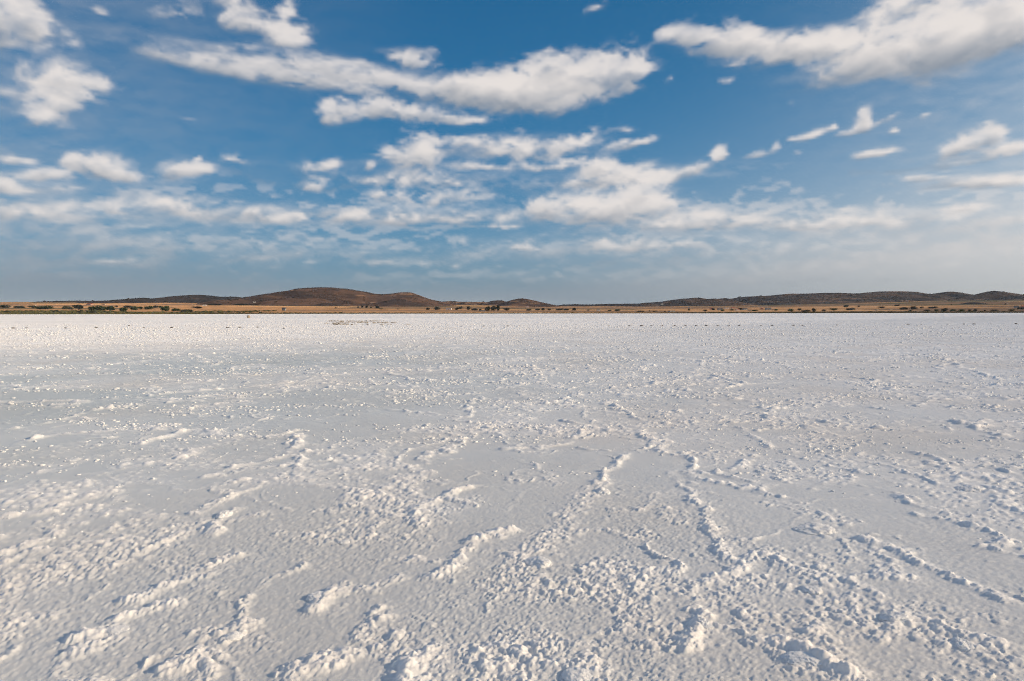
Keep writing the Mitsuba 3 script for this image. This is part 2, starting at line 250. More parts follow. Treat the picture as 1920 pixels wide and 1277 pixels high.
SHRUBS = [  # x, y, width, height, kind, label
    (-1171, 1542, 27.1, 8.1, 'o', 'grey-olive tree, eleventh left of the red-roofed house'),
    (-1138, 1541, 30.8, 5.4, 'o', 'grey-olive long low thicket, ninth left of the red-roofed house'),
    (-1091, 1522, 20.7, 6.7, 'o', 'grey-olive long low thicket, seventh left of the red-roofed house'),
    (-987, 1412, 27.1, 7.4, 'g', 'bright green long low thicket, sixth left of the red-roofed house'),
    (-929, 1393, 16.7, 7.3, 'o', 'grey-olive tall shrub, fourth left of the red-roofed house'),
    (-908, 1374, 11.0, 4.8, 'o', 'grey-olive shrub, third left of the red-roofed house'),
    (-875, 1349, 22.6, 10.7, 'd', 'dark green tree, second left of the red-roofed house'),
    (-812, 1305, 22.9, 9.2, 'g', 'bright green tree, second right of the red-roofed house'),
    (-800, 1309, 14.6, 8.1, 'g', 'bright green tree, third right of the red-roofed house'),
    (-756, 1256, 20.1, 8.8, 'g', 'bright green tree, fourth right of the red-roofed house'),
    (-984, 1662, 9.3, 4.4, 'd', 'dark green shrub, fifth right of the red-roofed house'),
    (-701, 1204, 11.5, 6.4, 'g', 'bright green tall shrub, sixth right of the red-roofed house'),
    (-926, 1610, 20.6, 5.7, 'd', 'dark green long low thicket, seventh right of the red-roofed house'),
    (-744, 1314, 13.7, 8.1, 'g', 'bright green tree, eighth right of the red-roofed house'),
    (-772, 1388, 13.3, 6.1, 'g', 'bright green tall shrub, ninth right of the red-roofed house'),
    (-755, 1389, 14.4, 7.3, 'g', 'bright green tall shrub, eighth left of the white cottage on the left'),
    (-853, 1600, 12.8, 5.6, 'd', 'dark green tall shrub, seventh left of the white cottage on the left'),
    (-615, 1184, 13.3, 8.3, 'g', 'bright green tree, fifth left of the white cottage on the left'),
    (-761, 1449, 9.3, 6.4, 'g', 'bright green tall shrub, sixth left of the white cottage on the left'),
    (-811, 1570, 7.5, 5.5, 'g', 'bright green tall shrub, fourth left of the white cottage on the left'),
    (-596, 1184, 15.1, 5.2, 'g', 'bright green long low thicket, third left of the white cottage on the left'),
    (-532, 1090, 20.9, 4.8, 'o', 'grey-olive long low thicket, second left of the white cottage on the left'),
    (-691, 1469, 24.7, 5.2, 'd', 'dark green long low thicket, first left of the white cottage on the left'),
    (-817, 1133, 8.2, 3.0, 'o', 'grey-olive long low thicket, eighth left of the red-roofed house'),
    (-823, 1088, 10.4, 2.9, 'o', 'grey-olive long low thicket, tenth left of the red-roofed house'),
    (-715, 1047, 10.0, 4.6, 'o', 'grey-olive shrub, fifth left of the red-roofed house'),
    (-671, 1036, 9.9, 3.6, 'o', 'grey-olive long low thicket, first left of the red-roofed house'),
    (-652, 1037, 7.5, 3.6, 'o', 'grey-olive shrub, first right of the red-roofed house'),
    (-914, 2057, 46.0, 5.4, 'd', 'dark green long low thicket, first right of the white cottage on the left'),
    (-860, 2117, 42.3, 5.6, 'd', 'dark green long low thicket, second right of the white cottage on the left'),
    (-827, 2157, 41.4, 5.7, 'd', 'dark green long low thicket, third left of the small grey hut'),
    (-864, 2360, 20.8, 6.2, 'd', 'dark green long low thicket, first left of the small grey hut'),
    (-379, 1006, 4.8, 2.2, 'g', 'bright green shrub, second left of the small grey hut'),
    (-664, 2187, 15.7, 7.7, 'd', 'dark green tree, second right of the small grey hut'),
    (-653, 2226, 12.5, 9.8, 'd', 'dark green tree, third right of the small grey hut'),
    (-947, 2869, 11.5, 5.0, 'd', 'dark green shrub, first right of the small grey hut'),
    (-428, 1624, 6.5, 2.9, 'd', 'dark green shrub, fifth left of the brown hill saddle'),
    (-396, 1720, 4.1, 4.5, 'd', 'dark green shrub, fourth left of the brown hill saddle'),
    (-386, 1726, 6.9, 6.8, 'd', 'dark green tall shrub, third left of the brown hill saddle'),
    (-377, 1733, 5.5, 6.9, 'd', 'dark green tall shrub, second left of the brown hill saddle'),
    (-358, 1696, 5.4, 3.7, 'd', 'dark green shrub, first left of the brown hill saddle'),
    (-334, 1659, 9.3, 6.6, 'd', 'dark green tall shrub, first right of the brown hill saddle'),
    (-290, 1481, 10.7, 2.6, 'o', 'grey-olive long low thicket, second right of the brown hill saddle'),
    (-254, 1489, 3.6, 2.0, 'd', 'dark green shrub, third right of the brown hill saddle'),
    (-176, 1397, 7.8, 4.9, 'd', 'dark green shrub, second left of the white flat-roofed farmhouse'),
    (-152, 1356, 10.8, 7.2, 'd', 'dark green tall shrub, first left of the white flat-roofed farmhouse'),
    (-110, 1337, 8.5, 5.9, 'd', 'dark green tall shrub, first right of the white flat-roofed farmhouse'),
    (-125, 1630, 9.1, 7.2, 'd', 'dark green tall shrub, second right of the white flat-roofed farmhouse'),
    (-90, 1383, 6.6, 8.5, 'd', 'dark green tree, third right of the white flat-roofed farmhouse'),
    (-74, 1317, 12.6, 4.6, 'd', 'dark green long low thicket, fourth right of the white flat-roofed farmhouse'),
    (-60, 1253, 5.0, 4.4, 'd', 'dark green shrub, fifth right of the white flat-roofed farmhouse'),
    (-47, 1290, 13.4, 9.1, 'd', 'dark green tree, sixth right of the white flat-roofed farmhouse'),
    (-36, 1327, 12.7, 9.3, 'd', 'dark green tree, third left of the shed under the cone-shaped hill'),
    (-27, 1296, 9.3, 10.3, 'd', 'dark green tree, second left of the shed under the cone-shaped hill'),
    (-10, 1299, 14.5, 5.7, 'd', 'dark green tall shrub, first left of the shed under the cone-shaped hill'),
    (33, 1313, 8.4, 4.6, 'd', 'dark green shrub, first right of the shed under the cone-shaped hill'),
    (54, 1405, 12.4, 4.9, 'd', 'dark green shrub, second right of the shed under the cone-shaped hill'),
    (65, 1410, 10.1, 6.2, 'd', 'dark green tall shrub, third right of the shed under the cone-shaped hill'),
    (79, 1414, 13.6, 5.0, 'd', 'dark green long low thicket, fourth right of the shed under the cone-shaped hill'),
    (102, 1418, 15.9, 5.0, 'd', 'dark green long low thicket, fifth right of the shed under the cone-shaped hill'),
    (116, 1420, 13.6, 4.4, 'd', 'dark green long low thicket, third left of the small white shore house'),
    (129, 1390, 8.9, 7.3, 'd', 'dark green tall shrub, second left of the small white shore house'),
    (156, 1361, 6.5, 3.0, 'd', 'dark green shrub, first left of the small white shore house'),
    (190, 1300, 6.2, 3.4, 'd', 'dark green shrub, first right of the small white shore house'),
    (206, 1303, 13.5, 5.2, 'o', 'grey-olive tall shrub, second right of the small white shore house'),
    (224, 1164, 13.0, 3.1, 'd', 'dark green long low thicket, fourth left of the long grey shore shed'),
    (246, 1194, 2.9, 3.1, 'd', 'dark green shrub, third left of the long grey shore shed'),
    (249, 1162, 6.5, 3.1, 'd', 'dark green shrub, second left of the long grey shore shed'),
    (265, 1158, 3.7, 2.5, 'd', 'dark green shrub, first left of the long grey shore shed'),
    (358, 1352, 4.3, 5.9, 'd', 'dark green tall shrub, first right of the long grey shore shed'),
    (344, 1188, 9.5, 4.2, 'd', 'dark green shrub, third left of the village'),
    (427, 1418, 7.9, 5.6, 'd', 'dark green tall shrub, second left of the village'),
    (385, 1220, 8.8, 4.3, 'g', 'bright green shrub, first left of the village'),
    (441, 1340, 9.6, 3.5, 'd', 'dark green long low thicket, first right of the village'),
    (473, 1383, 9.9, 6.1, 'd', 'dark green tall shrub, second right of the village'),
    (446, 1226, 9.8, 3.2, 'g', 'bright green long low thicket, first left of the large grey building'),
    (500, 1264, 8.1, 4.4, 'g', 'bright green shrub, first right of the large grey building'),
    (477, 1144, 11.0, 6.0, 'g', 'bright green tall shrub, second right of the large grey building'),
    (536, 1244, 8.9, 5.5, 'd', 'dark green tall shrub, third right of the large grey building'),
    (486, 1105, 13.2, 3.9, 'd', 'dark green long low thicket, fourth right of the large grey building'),
    (497, 1100, 7.9, 7.7, 'd', 'dark green tree, third left of the dark-roofed field house'),
    (544, 1165, 8.4, 3.6, 'd', 'dark green shrub, second left of the dark-roofed field house'),
    (592, 1227, 17.7, 5.4, 'g', 'bright green long low thicket, first left of the dark-roofed field house'),
    (638, 1258, 14.1, 5.5, 'd', 'dark green tall shrub, second right of the dark-roofed field house'),
    (866, 1731, 16.6, 7.6, 'd', 'dark green tree, first right of the dark-roofed field house'),
    (905, 1742, 7.0, 4.6, 'd', 'dark green shrub, third right of the dark-roofed field house'),
    (825, 1489, 17.9, 5.2, 'd', 'dark green long low thicket, first right of the pale stone barn'),
    (1049, 1818, 13.1, 5.6, 'd', 'dark green tall shrub, second right of the pale stone barn'),
    (761, 1296, 20.7, 5.7, 'd', 'dark green long low thicket, third right of the pale stone barn'),
    (774, 1287, 12.3, 7.9, 'd', 'dark green tree, fifth left of the low dark mound'),
    (863, 1407, 7.9, 4.9, 'd', 'dark green shrub, fourth left of the low dark mound'),
    (876, 1390, 15.6, 4.9, 'd', 'dark green long low thicket, second left of the low dark mound'),
    (614, 1030, 6.6, 3.6, 'd', 'dark green shrub, sixth left of the low dark mound'),
    (680, 1094, 10.5, 3.8, 'd', 'dark green long low thicket, third left of the low dark mound'),
    (695, 1092, 11.3, 4.3, 'g', 'bright green long low thicket, first left of the low dark mound'),
    (706, 1090, 11.3, 6.7, 'd', 'dark green tall shrub, first right of the low dark mound'),
    (720, 1090, 12.2, 4.3, 'g', 'bright green long low thicket, third right of the low dark mound'),
    (733, 1089, 11.3, 4.3, 'g', 'bright green long low thicket, fourth right of the low dark mound'),
    (738, 1076, 7.7, 4.3, 'd', 'dark green shrub, fifth right of the low dark mound'),
    (746, 1076, 6.9, 5.2, 'd', 'dark green tall shrub, sixth right of the low dark mound'),
    (771, 1089, 3.5, 2.9, 'd', 'dark green shrub, fourth left of the grey house at the right edge'),
    (788, 1091, 12.2, 3.4, 'd', 'dark green long low thicket, third left of the grey house at the right edge'),
    (824, 1100, 14.1, 3.9, 'g', 'bright green long low thicket, first left of the grey house at the right edge'),
    (936, 1227, 11.8, 5.4, 'd', 'dark green tall shrub, first right of the grey house at the right edge'),
    (1385, 1875, 6.0, 4.9, 'd', 'dark green shrub, second left of the grey house at the right edge'),
    (1210, 1840, 4.4, 3.2, 'd', 'dark green shrub, second right of the low dark mound'),
]
HOUSES = [  # x, y, width, height, wall, roof, label, ground
    (-1286, 2036, 16.3, 5.2, 'peach', 'red', 'peach house with a bright red roof near the left end of the shore', 25.5),
    (-1029, 1630, 3.9, 2.9, 'white', 'white', 'tiny white shed just below the red-roofed house', 14.9),
    (-1291, 2114, 10.1, 3.7, 'sand', 'sand', 'low sand-coloured house right of the red-roofed house', 27.7),
    (-1331, 1864, 6.0, 3.0, 'white', 'sand', 'tiny white cottage on the slope at far left', 21.0),
    (-1265, 1685, 8.1, 3.4, 'sand', 'sand', 'pale stone ruin among shrubs at the left edge', 16.4),
    (-952, 1998, 8.0, 3.5, 'sand', 'sand', 'small sandy house left of the white cottage', 24.0),
    (-885, 1923, 9.2, 4.0, 'white', 'white', 'white cottage alone on the tan left field', 21.6),
    (-845, 2193, np.float64(8.8), np.float64(3.2), 'white', 'white', "faint white building high under the brown hill's left end", 35.4),
    (-432, 1266, 6.1, 5.1, 'grey', 'dark', 'small grey hut standing alone in the tan field near the shore', 5.9),
    (-136, 1439, 11.5, 4.6, 'white', 'white', 'white flat-roofed farmhouse at the foot of the brown hill', 7.6),
    (-54, 1235, 8.9, 2.0, 'grey', 'grey', 'low grey shed in front of the big dark trees', 3.9),
    (52, 2254, 10.8, 3.6, 'white', 'red', 'pale shed below the cone-shaped hill', 19.6),
    (177, 1368, 5.5, 2.8, 'white', 'sand', 'small white house on the middle of the shore', 5.1),
    (734, 3271, np.float64(10.5), np.float64(4.2), 'white', 'white', 'white house up on the long dark ridge', 39.5),
    (271, 1134, 10.0, 2.9, 'grey', 'grey', 'long low grey shed on the shore', 2.1),
    (557, 2100, 5.0, 3.4, 'white', 'white', 'white hut above the dark tree on the right shore', 15.0),
    (473, 1584, 7.6, 3.8, 'rose', 'red', 'rose-coloured house at the left end of the village', 7.9),
    (428, 1375, 9.9, 3.8, 'grey', 'dark', 'grey-green house second from the left in the village', 5.5),
    (583, 1814, 11.6, 3.6, 'white', 'sand', 'white house at the top of the village', 11.1),
    (539, 1628, 9.1, 3.9, 'sand', 'red', 'sand-coloured house with a red roof in the village', 8.9),
    (451, 1336, 6.4, 3.2, 'white', 'red', 'white house with a red roof in the middle of the village', 4.9),
    (497, 1426, 10.3, 3.4, 'grey', 'dark', 'dark-roofed grey house right of the village centre', 6.3),
    (457, 1285, 6.2, 2.1, 'sand', 'sand', 'low tan house at the village front', 4.3),
    (576, 1540, 4.9, 3.1, 'rose', 'red', 'small rose house left of the large grey building', 7.9),
    (542, 1413, 11.3, 5.6, 'grey', 'grey', 'large grey two-storey building right of the village', 6.3),
    (536, 1363, 7.6, 3.3, 'sand', 'sand', 'tan building beside the large grey one', 5.6),
    (913, 1827, 10.2, 3.7, 'sand', 'dark', 'dark-roofed field house on the right slope', 16.1),
    (641, 1174, 3.8, 3.3, 'sand', 'sand', 'pale stone barn near the right shore', 3.9),
    (699, 1234, 4.9, 2.4, 'sand', 'sand', 'second pale barn right of the stone barn', 5.1),
    (1043, 1381, 7.7, 4.4, 'grey', 'dark', 'grey house among trees at the right edge', 9.2),
    (1078, 1409, 5.6, 4.5, 'rose', 'red', 'rose house cut by the right edge of the picture', 10.0),
]
HILLS = [  # soil, label, distance, front, back, crest line (x, height)
    ('dark', 'long low hill behind the left shore, cloud shade in its colour', 3000, 750, 900, [(-3022,16.0),(-2662,23.7),(-2302,33.9),(-2254,33.9),(-2182,38.9),(-2103,48.6),(-2050,54.7),(-1966,55.5),(-1871,56.1),(-1763,58.0),(-1691,60.0),(-1607,67.3),(-1535,74.6),(-1463,81.5),(-1415,83.2),(-1379,82.1),(-1343,78.5),(-1307,73.8),(-1271,73.9),(-1254,75.6),(-1218,72.3),(-1163,62.0),(-1055,47.8),(-863,28.9)]),
    ('brown', 'broad brown hill with two summits left of centre', 2600, 620, 800, [(-1164,22.5),(-1112,39.3),(-1070,50.7),(-1039,60.1),(-998,69.6),(-956,75.9),(-914,80.1),(-873,87.4),(-838,95.8),(-811,97.9),(-769,100.1),(-754,100.7),(-717,100.6),(-696,99.8),(-665,96.1),(-644,95.7),(-613,89.9),(-561,81.7),(-530,74.5),(-499,73.5),(-461,76.6),(-436,80.8),(-405,81.3),(-389,79.9),(-364,69.5),(-333,57.1),(-301,49.9),(-270,43.7),(-229,32.3),(-204,22.0),(-166,9.6)]),
    ('brown', 'low brown ridge behind the white farmhouse', 3500, 500, 800, [(-476,39.9),(-392,54.0),(-350,59.7),(-322,62.5),(-280,58.4),(-224,57.1),(-168,56.4),(-126,56.4),(-28,51.8),(112,35.2)]),
    ('brown', 'small rounded knoll beside the cone-shaped hill', 3300, 400, 600, [(-211,27.5),(-158,43.5),(-119,53.3),(-92,60.2),(-66,62.6),(-47,60.8),(-26,54.2),(13,41.1),(79,22.7)]),
    ('brown', 'cone-shaped brown hill in the middle of the horizon', 2700, 380, 500, [(-97,14.3),(-60,29.5),(-32,42.5),(-11,49.0),(11,54.8),(26,57.0),(39,58.8),(65,55.6),(97,48.5),(129,40.6),(162,33.0),(190,27.7),(248,14.8)]),
    ('dark', 'long flat dark ridge right of the cone-shaped hill', 3600, 900, 900, [(115,27.6),(245,39.3),(273,43.7),(331,45.2),(374,45.2),(417,43.9),(475,46.3),(518,46.9),(691,48.6),(719,50.1),(863,46.0),(1036,37.7),(1266,20.7)]),
    ('mauve', 'dusky rounded hill at the left of the right-hand range', 3900, 700, 900, [(561,30.4),(686,44.7),(748,52.5),(779,57.3),(873,63.7),(904,69.9),(982,79.4),(1060,85.8),(1097,86.8),(1122,81.2),(1169,71.9),(1309,47.2),(1465,22.5)]),
    ('mauve', 'twin small dark tops before the long range', 3700, 420, 600, [(873,29.5),(976,50.3),(1035,63.7),(1080,72.7),(1109,77.2),(1139,72.8),(1153,77.2),(1183,80.2),(1207,74.4),(1257,59.7),(1390,33.2)]),
    ('mauve', 'long range with folded slopes on the right, cloud shade in its colour', 4100, 1100, 1100, [(1180,32.8),(1278,62.5),(1337,79.0),(1376,90.5),(1442,97.2),(1573,102.3),(1622,107.3),(1655,110.6),(1704,114.9),(1753,114.0),(1803,115.1),(1934,119.9),(1957,117.6),(1993,120.0),(2065,116.2),(2130,116.3),(2179,121.3),(2261,127.9),(2392,128.8),(2442,126.6),(2474,119.1),(2507,108.7),(2556,106.4),(2606,102.3),(2671,94.2),(2851,71.5),(3015,39.0)]),
    ('mauve', 'rounded dark hill second from the right edge', 3900, 600, 700, [(2276,42.5),(2369,73.8),(2447,94.2),(2478,104.5),(2510,115.2),(2541,119.3),(2572,119.3),(2619,110.7),(2665,97.6),(2712,83.7),(2837,55.8)]),
    ('mauve', 'rounded dark hill at the right edge of the picture', 3700, 600, 700, [(2396,40.7),(2484,73.4),(2544,88.3),(2588,102.6),(2632,114.2),(2668,118.1),(2706,113.7),(2751,104.9),(2839,94.7),(3017,74.2),(3253,50.9),(3667,30.9)]),
    ('dark', 'low dark mound in front of the right-hand hills', 2000, 180, 240, [(1247,1.8),(1287,8.3),(1311,14.7),(1327,19.6),(1343,24.7),(1359,28.7),(1372,30.3),(1386,30.4),(1399,29.3),(1431,24.5),(1455,20.6),(1479,15.8),(1519,10.3),(1567,2.3)]),
]
BOULDER = (-75.8, 192.1)
DEBRIS = [(-32.6, 113.3), (-23.77, 114.38), (-14.08, 88.05), (-19.15, 85.54), (-24.7, 87.06)]
MOUND_LABELS = ['broad salt mound in the right foreground with a dark crack beside it',
                'upright block of salt at the bend of the left ridge',
                'salt mound in the very middle of the foreground',
                'big salt mound on the curved ridge at lower right',
                'salt mound just above the curved ridge at lower right',
                'salt mound left of centre, below the corner ridge',
                'salt mound at lower left beside the long ridge',
                'salt mound at the bottom edge right of centre',
                'broad salt mound at the bottom edge on the right',
                'salt mound at far lower right',
                'small tall salt mound at the left end of the lower right ridge',
                'smallest salt mound, above the left-of-centre mound',
                'salt mound at the far end of the central band of clumps',
                'long salt mound at the lower left ridge end',
                'farthest salt mound, near the right edge']

# ---------------------------------------------------------------- land beyond the lake
SHORE = 938.0


def plain_z(x, y):
    """Height of the farmland that rises gently from the far shore."""
    x, y = np.asarray(x, float), np.asarray(y, float)
    u = x / np.maximum(y, 1)
    zb = np.interp(u, [-1.2, -.77, -.5, -.3, -.1, .05, .2, .35, .5, .65, .77, 1.2], [21, 24, 24, 20, 17, 14.5, 12.5, 14, 19, 24, 25, 20])
    t = np.clip((y - SHORE - 4) / 1060, 0, 2.0)
    p = np.stack([x / 190, y / 120, x * 0], -1)
    rise = np.clip((y - SHORE + 3) / 8, -1, 1)
    return .45 * rise - .1 + zb * t ** 1.15 + 1.6 * (meshkit.fbm(p, 3, 5) - .5) * np.clip(t * 6, 0, 1)


def hill_z(hill, X, Y):
    """Height of one hill: its crest line, falling to both sides with gullies."""
    soil, label, D, front, back, crest = hill
    cx, cz = np.array(crest, float).T
    z0 = np.interp(X, cx, cz)
    k = np.ones(9) / 9                                    # soften the kinks of the crest line
    fine = np.linspace(cx[0], cx[-1], 1200)
    fz = np.interp(fine, cx, cz)
    half = 9
    sm = np.convolve(np.pad(fz, half, mode='edge'), np.ones(2 * half + 1) / (2 * half + 1), 'valid')
    z0 = np.interp(X, fine, sm)
    p = np.stack([X / 260, Y / 420, X * 0 + D * .01], -1)
    g = 1 - np.abs(2 * meshkit.fbm(p, 4, 31) - 1)         # gullies
    t = np.where(Y < D, (D - Y) / front, (Y - D) / back)
    fall = 1 - np.clip(t, 0, 1.3) ** 1.25
    bumps = (g - .78) * 46 * np.clip(t * 3, 0, 1) * np.clip(1.15 - t, 0, 1) * np.clip(z0 / 60, .1, 1)
    return z0 * fall + bumps - 14 * np.clip(t - .8, 0, 1)

# ---------------------------------------------------------------- helpers
def bsdf(key, fn_or_rgb, rough=.9, spec=.2, **more):
    col = mikit.proc(fn_or_rgb) if callable(fn_or_rgb) else {'type': 'rgb', 'value': list(fn_or_rgb)}
    if isinstance(fn_or_rgb, dict):
        col = fn_or_rgb
    scene[key] = {'type': 'twosided', 'bsdf': {'type': 'principled', 'base_color': col, 'roughness': rough, 'specular': spec, **more}}


def numbered(name, taken):
    if name not in taken:
        return name
    k = 1
    while f'{name}_{k:03d}' in taken:
        k += 1
    return f'{name}_{k:03d}'


def thing(name, label=None, category=None, group=None, kind=None):
    key = numbered(name, labels)
    labels[key] = {k: v for k, v in dict(label=label, category=category, group=group, kind=kind).items() if v}
    return key


def part(parent, name, shape):
    key = numbered(f'{parent}__{name}', scene)
    scene[key] = shape
    return key


def grid_faces(n, m, wrap=False):
    i, j = np.meshgrid(np.arange(n - 1), np.arange(m if wrap else m - 1), indexing='ij')
    k = (j + 1) % m
    a, b, c, d = i * m + j, i * m + k, (i + 1) * m + k, (i + 1) * m + j
    return np.vstack([np.stack([a, b, c], -1).reshape(-1, 3), np.stack([a, c, d], -1).reshape(-1, 3)])


# ---------------------------------------------------------------- the salt flat
def hash01(ix, iy, s):
    h = (ix * 374761393 + iy * 668265263 + s * 974711) & 0xFFFFFFFF
    h = ((h ^ (h >> 13)) * 1274126177) & 0xFFFFFFFF
    return ((h ^ (h >> 16)) & 0xFFFFFF) / 16777215.0


def domes(x, y, cell, seed, keep, rise=.62):
    """Round salt lumps, one chance per cell: height of the highest dome over each point. keep: the chance, per point's field."""
    gx, gy = x / cell, y / cell
    bx, by = np.floor(gx).astype(np.int64), np.floor(gy).astype(np.int64)
    out = np.zeros_like(x)
    for a in (-1, 0, 1):
        for b in (-1, 0, 1):
            cx, cy = bx + a, by + b
            px, py = cx + hash01(cx, cy, seed), cy + hash01(cx, cy, seed + 1)
            r = .26 + .42 * hash01(cx, cy, seed + 2) ** 2
            there = np.clip((keep - hash01(cx, cy, seed + 3)) * 6, 0, 1)
            q = 1 - ((gx - px) ** 2 + (gy - py) ** 2) / (r * r)
            out = np.maximum(out, r * there * np.sqrt(np.clip(q, 0, 1)))
    return out * cell * rise


def vor_edges(x, y, seed):
    """(F2 - F1, a random number of the edge) of a cell pattern."""
    bx, by = np.floor(x).astype(np.int64), np.floor(y).astype(np.int64)
    f1, f2 = np.full_like(x, 9.), np.full_like(x, 9.)
    i1, i2 = np.zeros_like(x), np.zeros_like(x)
    for a in (-1, 0, 1):
        for b in (-1, 0, 1):
            cx, cy = bx + a, by + b
            d = np.hypot(cx + hash01(cx, cy, seed) - x, cy + hash01(cx, cy, seed + 1) - y)
            e = hash01(cx, cy, seed + 2)
            first = d < f1
            i2 = np.where(first, i1, np.where(d < f2, e, i2))
            f2 = np.where(first, f1, np.minimum(f2, d))
            i1 = np.where(first, e, i1)
            f1 = np.where(first, d, f1)
    return f2 - f1, (i1 + i2) * 7.13 % 1


def P2(x, y, s):
    return np.stack([x * s, y * s, np.zeros_like(x)], -1)


def salt(x, y, spacing):
    """(height, dryness) of the salt crust at the points; spacing: the mesh's own step there, which limits the detail."""
    x, y = x.astype(float), y.astype(float)
    r = np.hypot(x, y)
    wx, wy = meshkit.fbm(P2(x, y, 3.1), 3, 2) - .5, meshkit.fbm(P2(x, y, 3.1), 3, 8) - .5
    wide = meshkit.fbm(P2(x, y, .35), 3, 4)
    patch = meshkit.fbm(P2(x, y * .75, 1.1), 4, 6)
    h = .020 * (wide - .5) + .010 * (meshkit.fbm(P2(x, y, 2.2), 3, 12) - .5)
    # ridges
    ridge = np.zeros_like(x)
    along = np.clip(2.3 * meshkit.fbm(P2(x, y, 5.0), 3, 15) - .42, .07, 1.3)
    qx, qy = x + (.11 + .012 * r) * wx, y + (.11 + .012 * r) * wy
    near = np.nonzero(r < 45)[0]
    for hr, w, pts in RIDGES:
        pts = np.array(pts)
        reach = 4 * w + .1
        box = near[(qx[near] > pts[:, 0].min() - reach) & (qx[near] < pts[:, 0].max() + reach) & (qy[near] > pts[:, 1].min() - reach) & (qy[near] < pts[:, 1].max() + reach)]
        if not len(box):
            continue
        d2 = np.full(len(box), 9.)
        for p, q in zip(pts[:-1], pts[1:]):
            v = q - p
            t = np.clip(((qx[box] - p[0]) * v[0] + (qy[box] - p[1]) * v[1]) / (v @ v), 0, 1)
            d2 = np.minimum(d2, (qx[box] - p[0] - t * v[0]) ** 2 + (qy[box] - p[1] - t * v[1]) ** 2)
        ridge[box] = np.maximum(ridge[box], hr * np.exp(-d2 / (.72 * w) ** 2))
    # the polygon crust that the eye cannot follow ridge by ridge
    for size, hh, sd in ((1.9, .036, 70), (.95, .022, 90), (.45, .011, 95)):
        e, which = vor_edges((x + .5 * wx) / size, (y + .5 * wy) / (size * 1.45), sd)
        on = np.clip((which + 1.2 * (patch - .5) - .42) * 4, 0, 1)
        ridge = np.maximum(ridge, hh * on * np.exp(-(e / (.060 if size > 1 else .075)) ** 2))
    ridge = ridge * along
    # zones: smooth damp salt in the middle distance on the left, a rough dry crust far out
    far = np.clip(((y - 50) - 1.12 * x) / 14 + 1.6 * (wide - .5) + .4, 0, 1)
    bands = meshkit.fbm(np.stack([x / 260, np.log(np.maximum(y, 1)) * 7, x * 0], -1), 3, 77)
    calm = np.clip((r - 90) / 60, 0, 1) * np.clip(.55 + 2.2 * (bands - .5), 0, 1)
    damp = np.clip(1.35 - np.abs(y - 17 - .25 * x) / 15, 0, 1) * np.clip((9 - x) / 16, 0, 1) * np.clip(.85 + 1.8 * (wide - .5), .5, 1)
    knot = meshkit.fbm(P2(x, y, 3.4), 3, 63)                # clusters a hand or two wide
    lump = np.clip((.5 * patch + .5 * knot - .505) * 9, 0, 1) * (1 - .6 * damp) + np.clip(ridge / .020, 0, 1) + .10 * (1 - damp)
    lump = np.clip(lump + .7 * far - .8 * calm, 0, 1.3)
    dense = np.clip(lump, 0, 1)
    coarse = np.clip((r - 5) / 8, 0, 1)                     # the crust grows coarser away from the near shore
    h = h + ridge * (.40 + .30 * coarse)
    top = np.zeros_like(x)
    pan = np.clip((meshkit.fbm(P2(x, y, .9), 3, 55) - .40) * 5, .12, 1)      # smooth pans and rough zones
    for cell, seed, base, gain in ((.42, 100, -.04, .10), (.19, 110, .03, .20), (.105, 120, .04, .38), (.060, 130, .03, .72), (.034, 140, .08, .72), (.020, 150, .30, .5), (.012, 160, .5, .35)):
        ok = np.nonzero(spacing < cell * .45)[0]
        keep = base * pan[ok] + gain * dense[ok]
        if cell > .1:
            keep = keep * (.25 + .75 * coarse[ok])
        d = domes(x[ok] + .03 * wx[ok], y[ok] + .03 * wy[ok], cell, seed, keep, .22 if cell > .3 else .40 if cell > .15 else .48)
        fade = np.clip((cell * .45 - spacing[ok]) / (cell * .2), 0, 1)
        amount = (.35 + .65 * dense[ok]) * fade * (1 - .35 * far[ok])
        top[ok] = np.maximum(top[ok], .5 * top[ok] + d * amount) + .35 * np.minimum(top[ok], d * amount)
    h = h + .78 * top
    fuzz = np.nonzero(spacing < .012)[0]                    # the crystals' own roughness
    ff = .8 * meshkit.fbm(P2(x[fuzz], y[fuzz], 34), 2, 210) + meshkit.fbm(P2(x[fuzz], y[fuzz], 75), 2, 220) - .9
    h[fuzz] += ff * (.004 + .005 * pan[fuzz] + .009 * dense[fuzz]) * np.clip((.012 - spacing[fuzz]) / .004, 0, 1)
    # crust farther out than single lumps can be meshed
    out = np.nonzero(spacing >= .02)[0]
    big = meshkit.fbm(P2(x[out], y[out], 4.5), 3, 200)
    h[out] += np.clip(big - .5, 0, 1) * .07 * (.3 + .7 * dense[out]) * np.clip(spacing[out] / .05, 0, 1)
    dry = np.clip(.12 + 30 * top + 10 * ridge + .25 * dense + .25 * (patch - .5) + .50 * far - .25 * damp - .25 * calm, 0, 1)
    return h, dry, patch, far, damp


def radii():
    out = [.05, .25, .5, .8, 1.1, 1.4, 1.65, 1.85, 2.0]
    while out[-1] < 14000:
        r = out[-1]
        out.append(r * (1 + np.interp(math.log(r), np.log([2, 4, 10, 30, 70, 200, 900, 3000]), [.0030, .0030, .0036, .0046, .0062, .013, .04, .15])))
    return np.array(out)


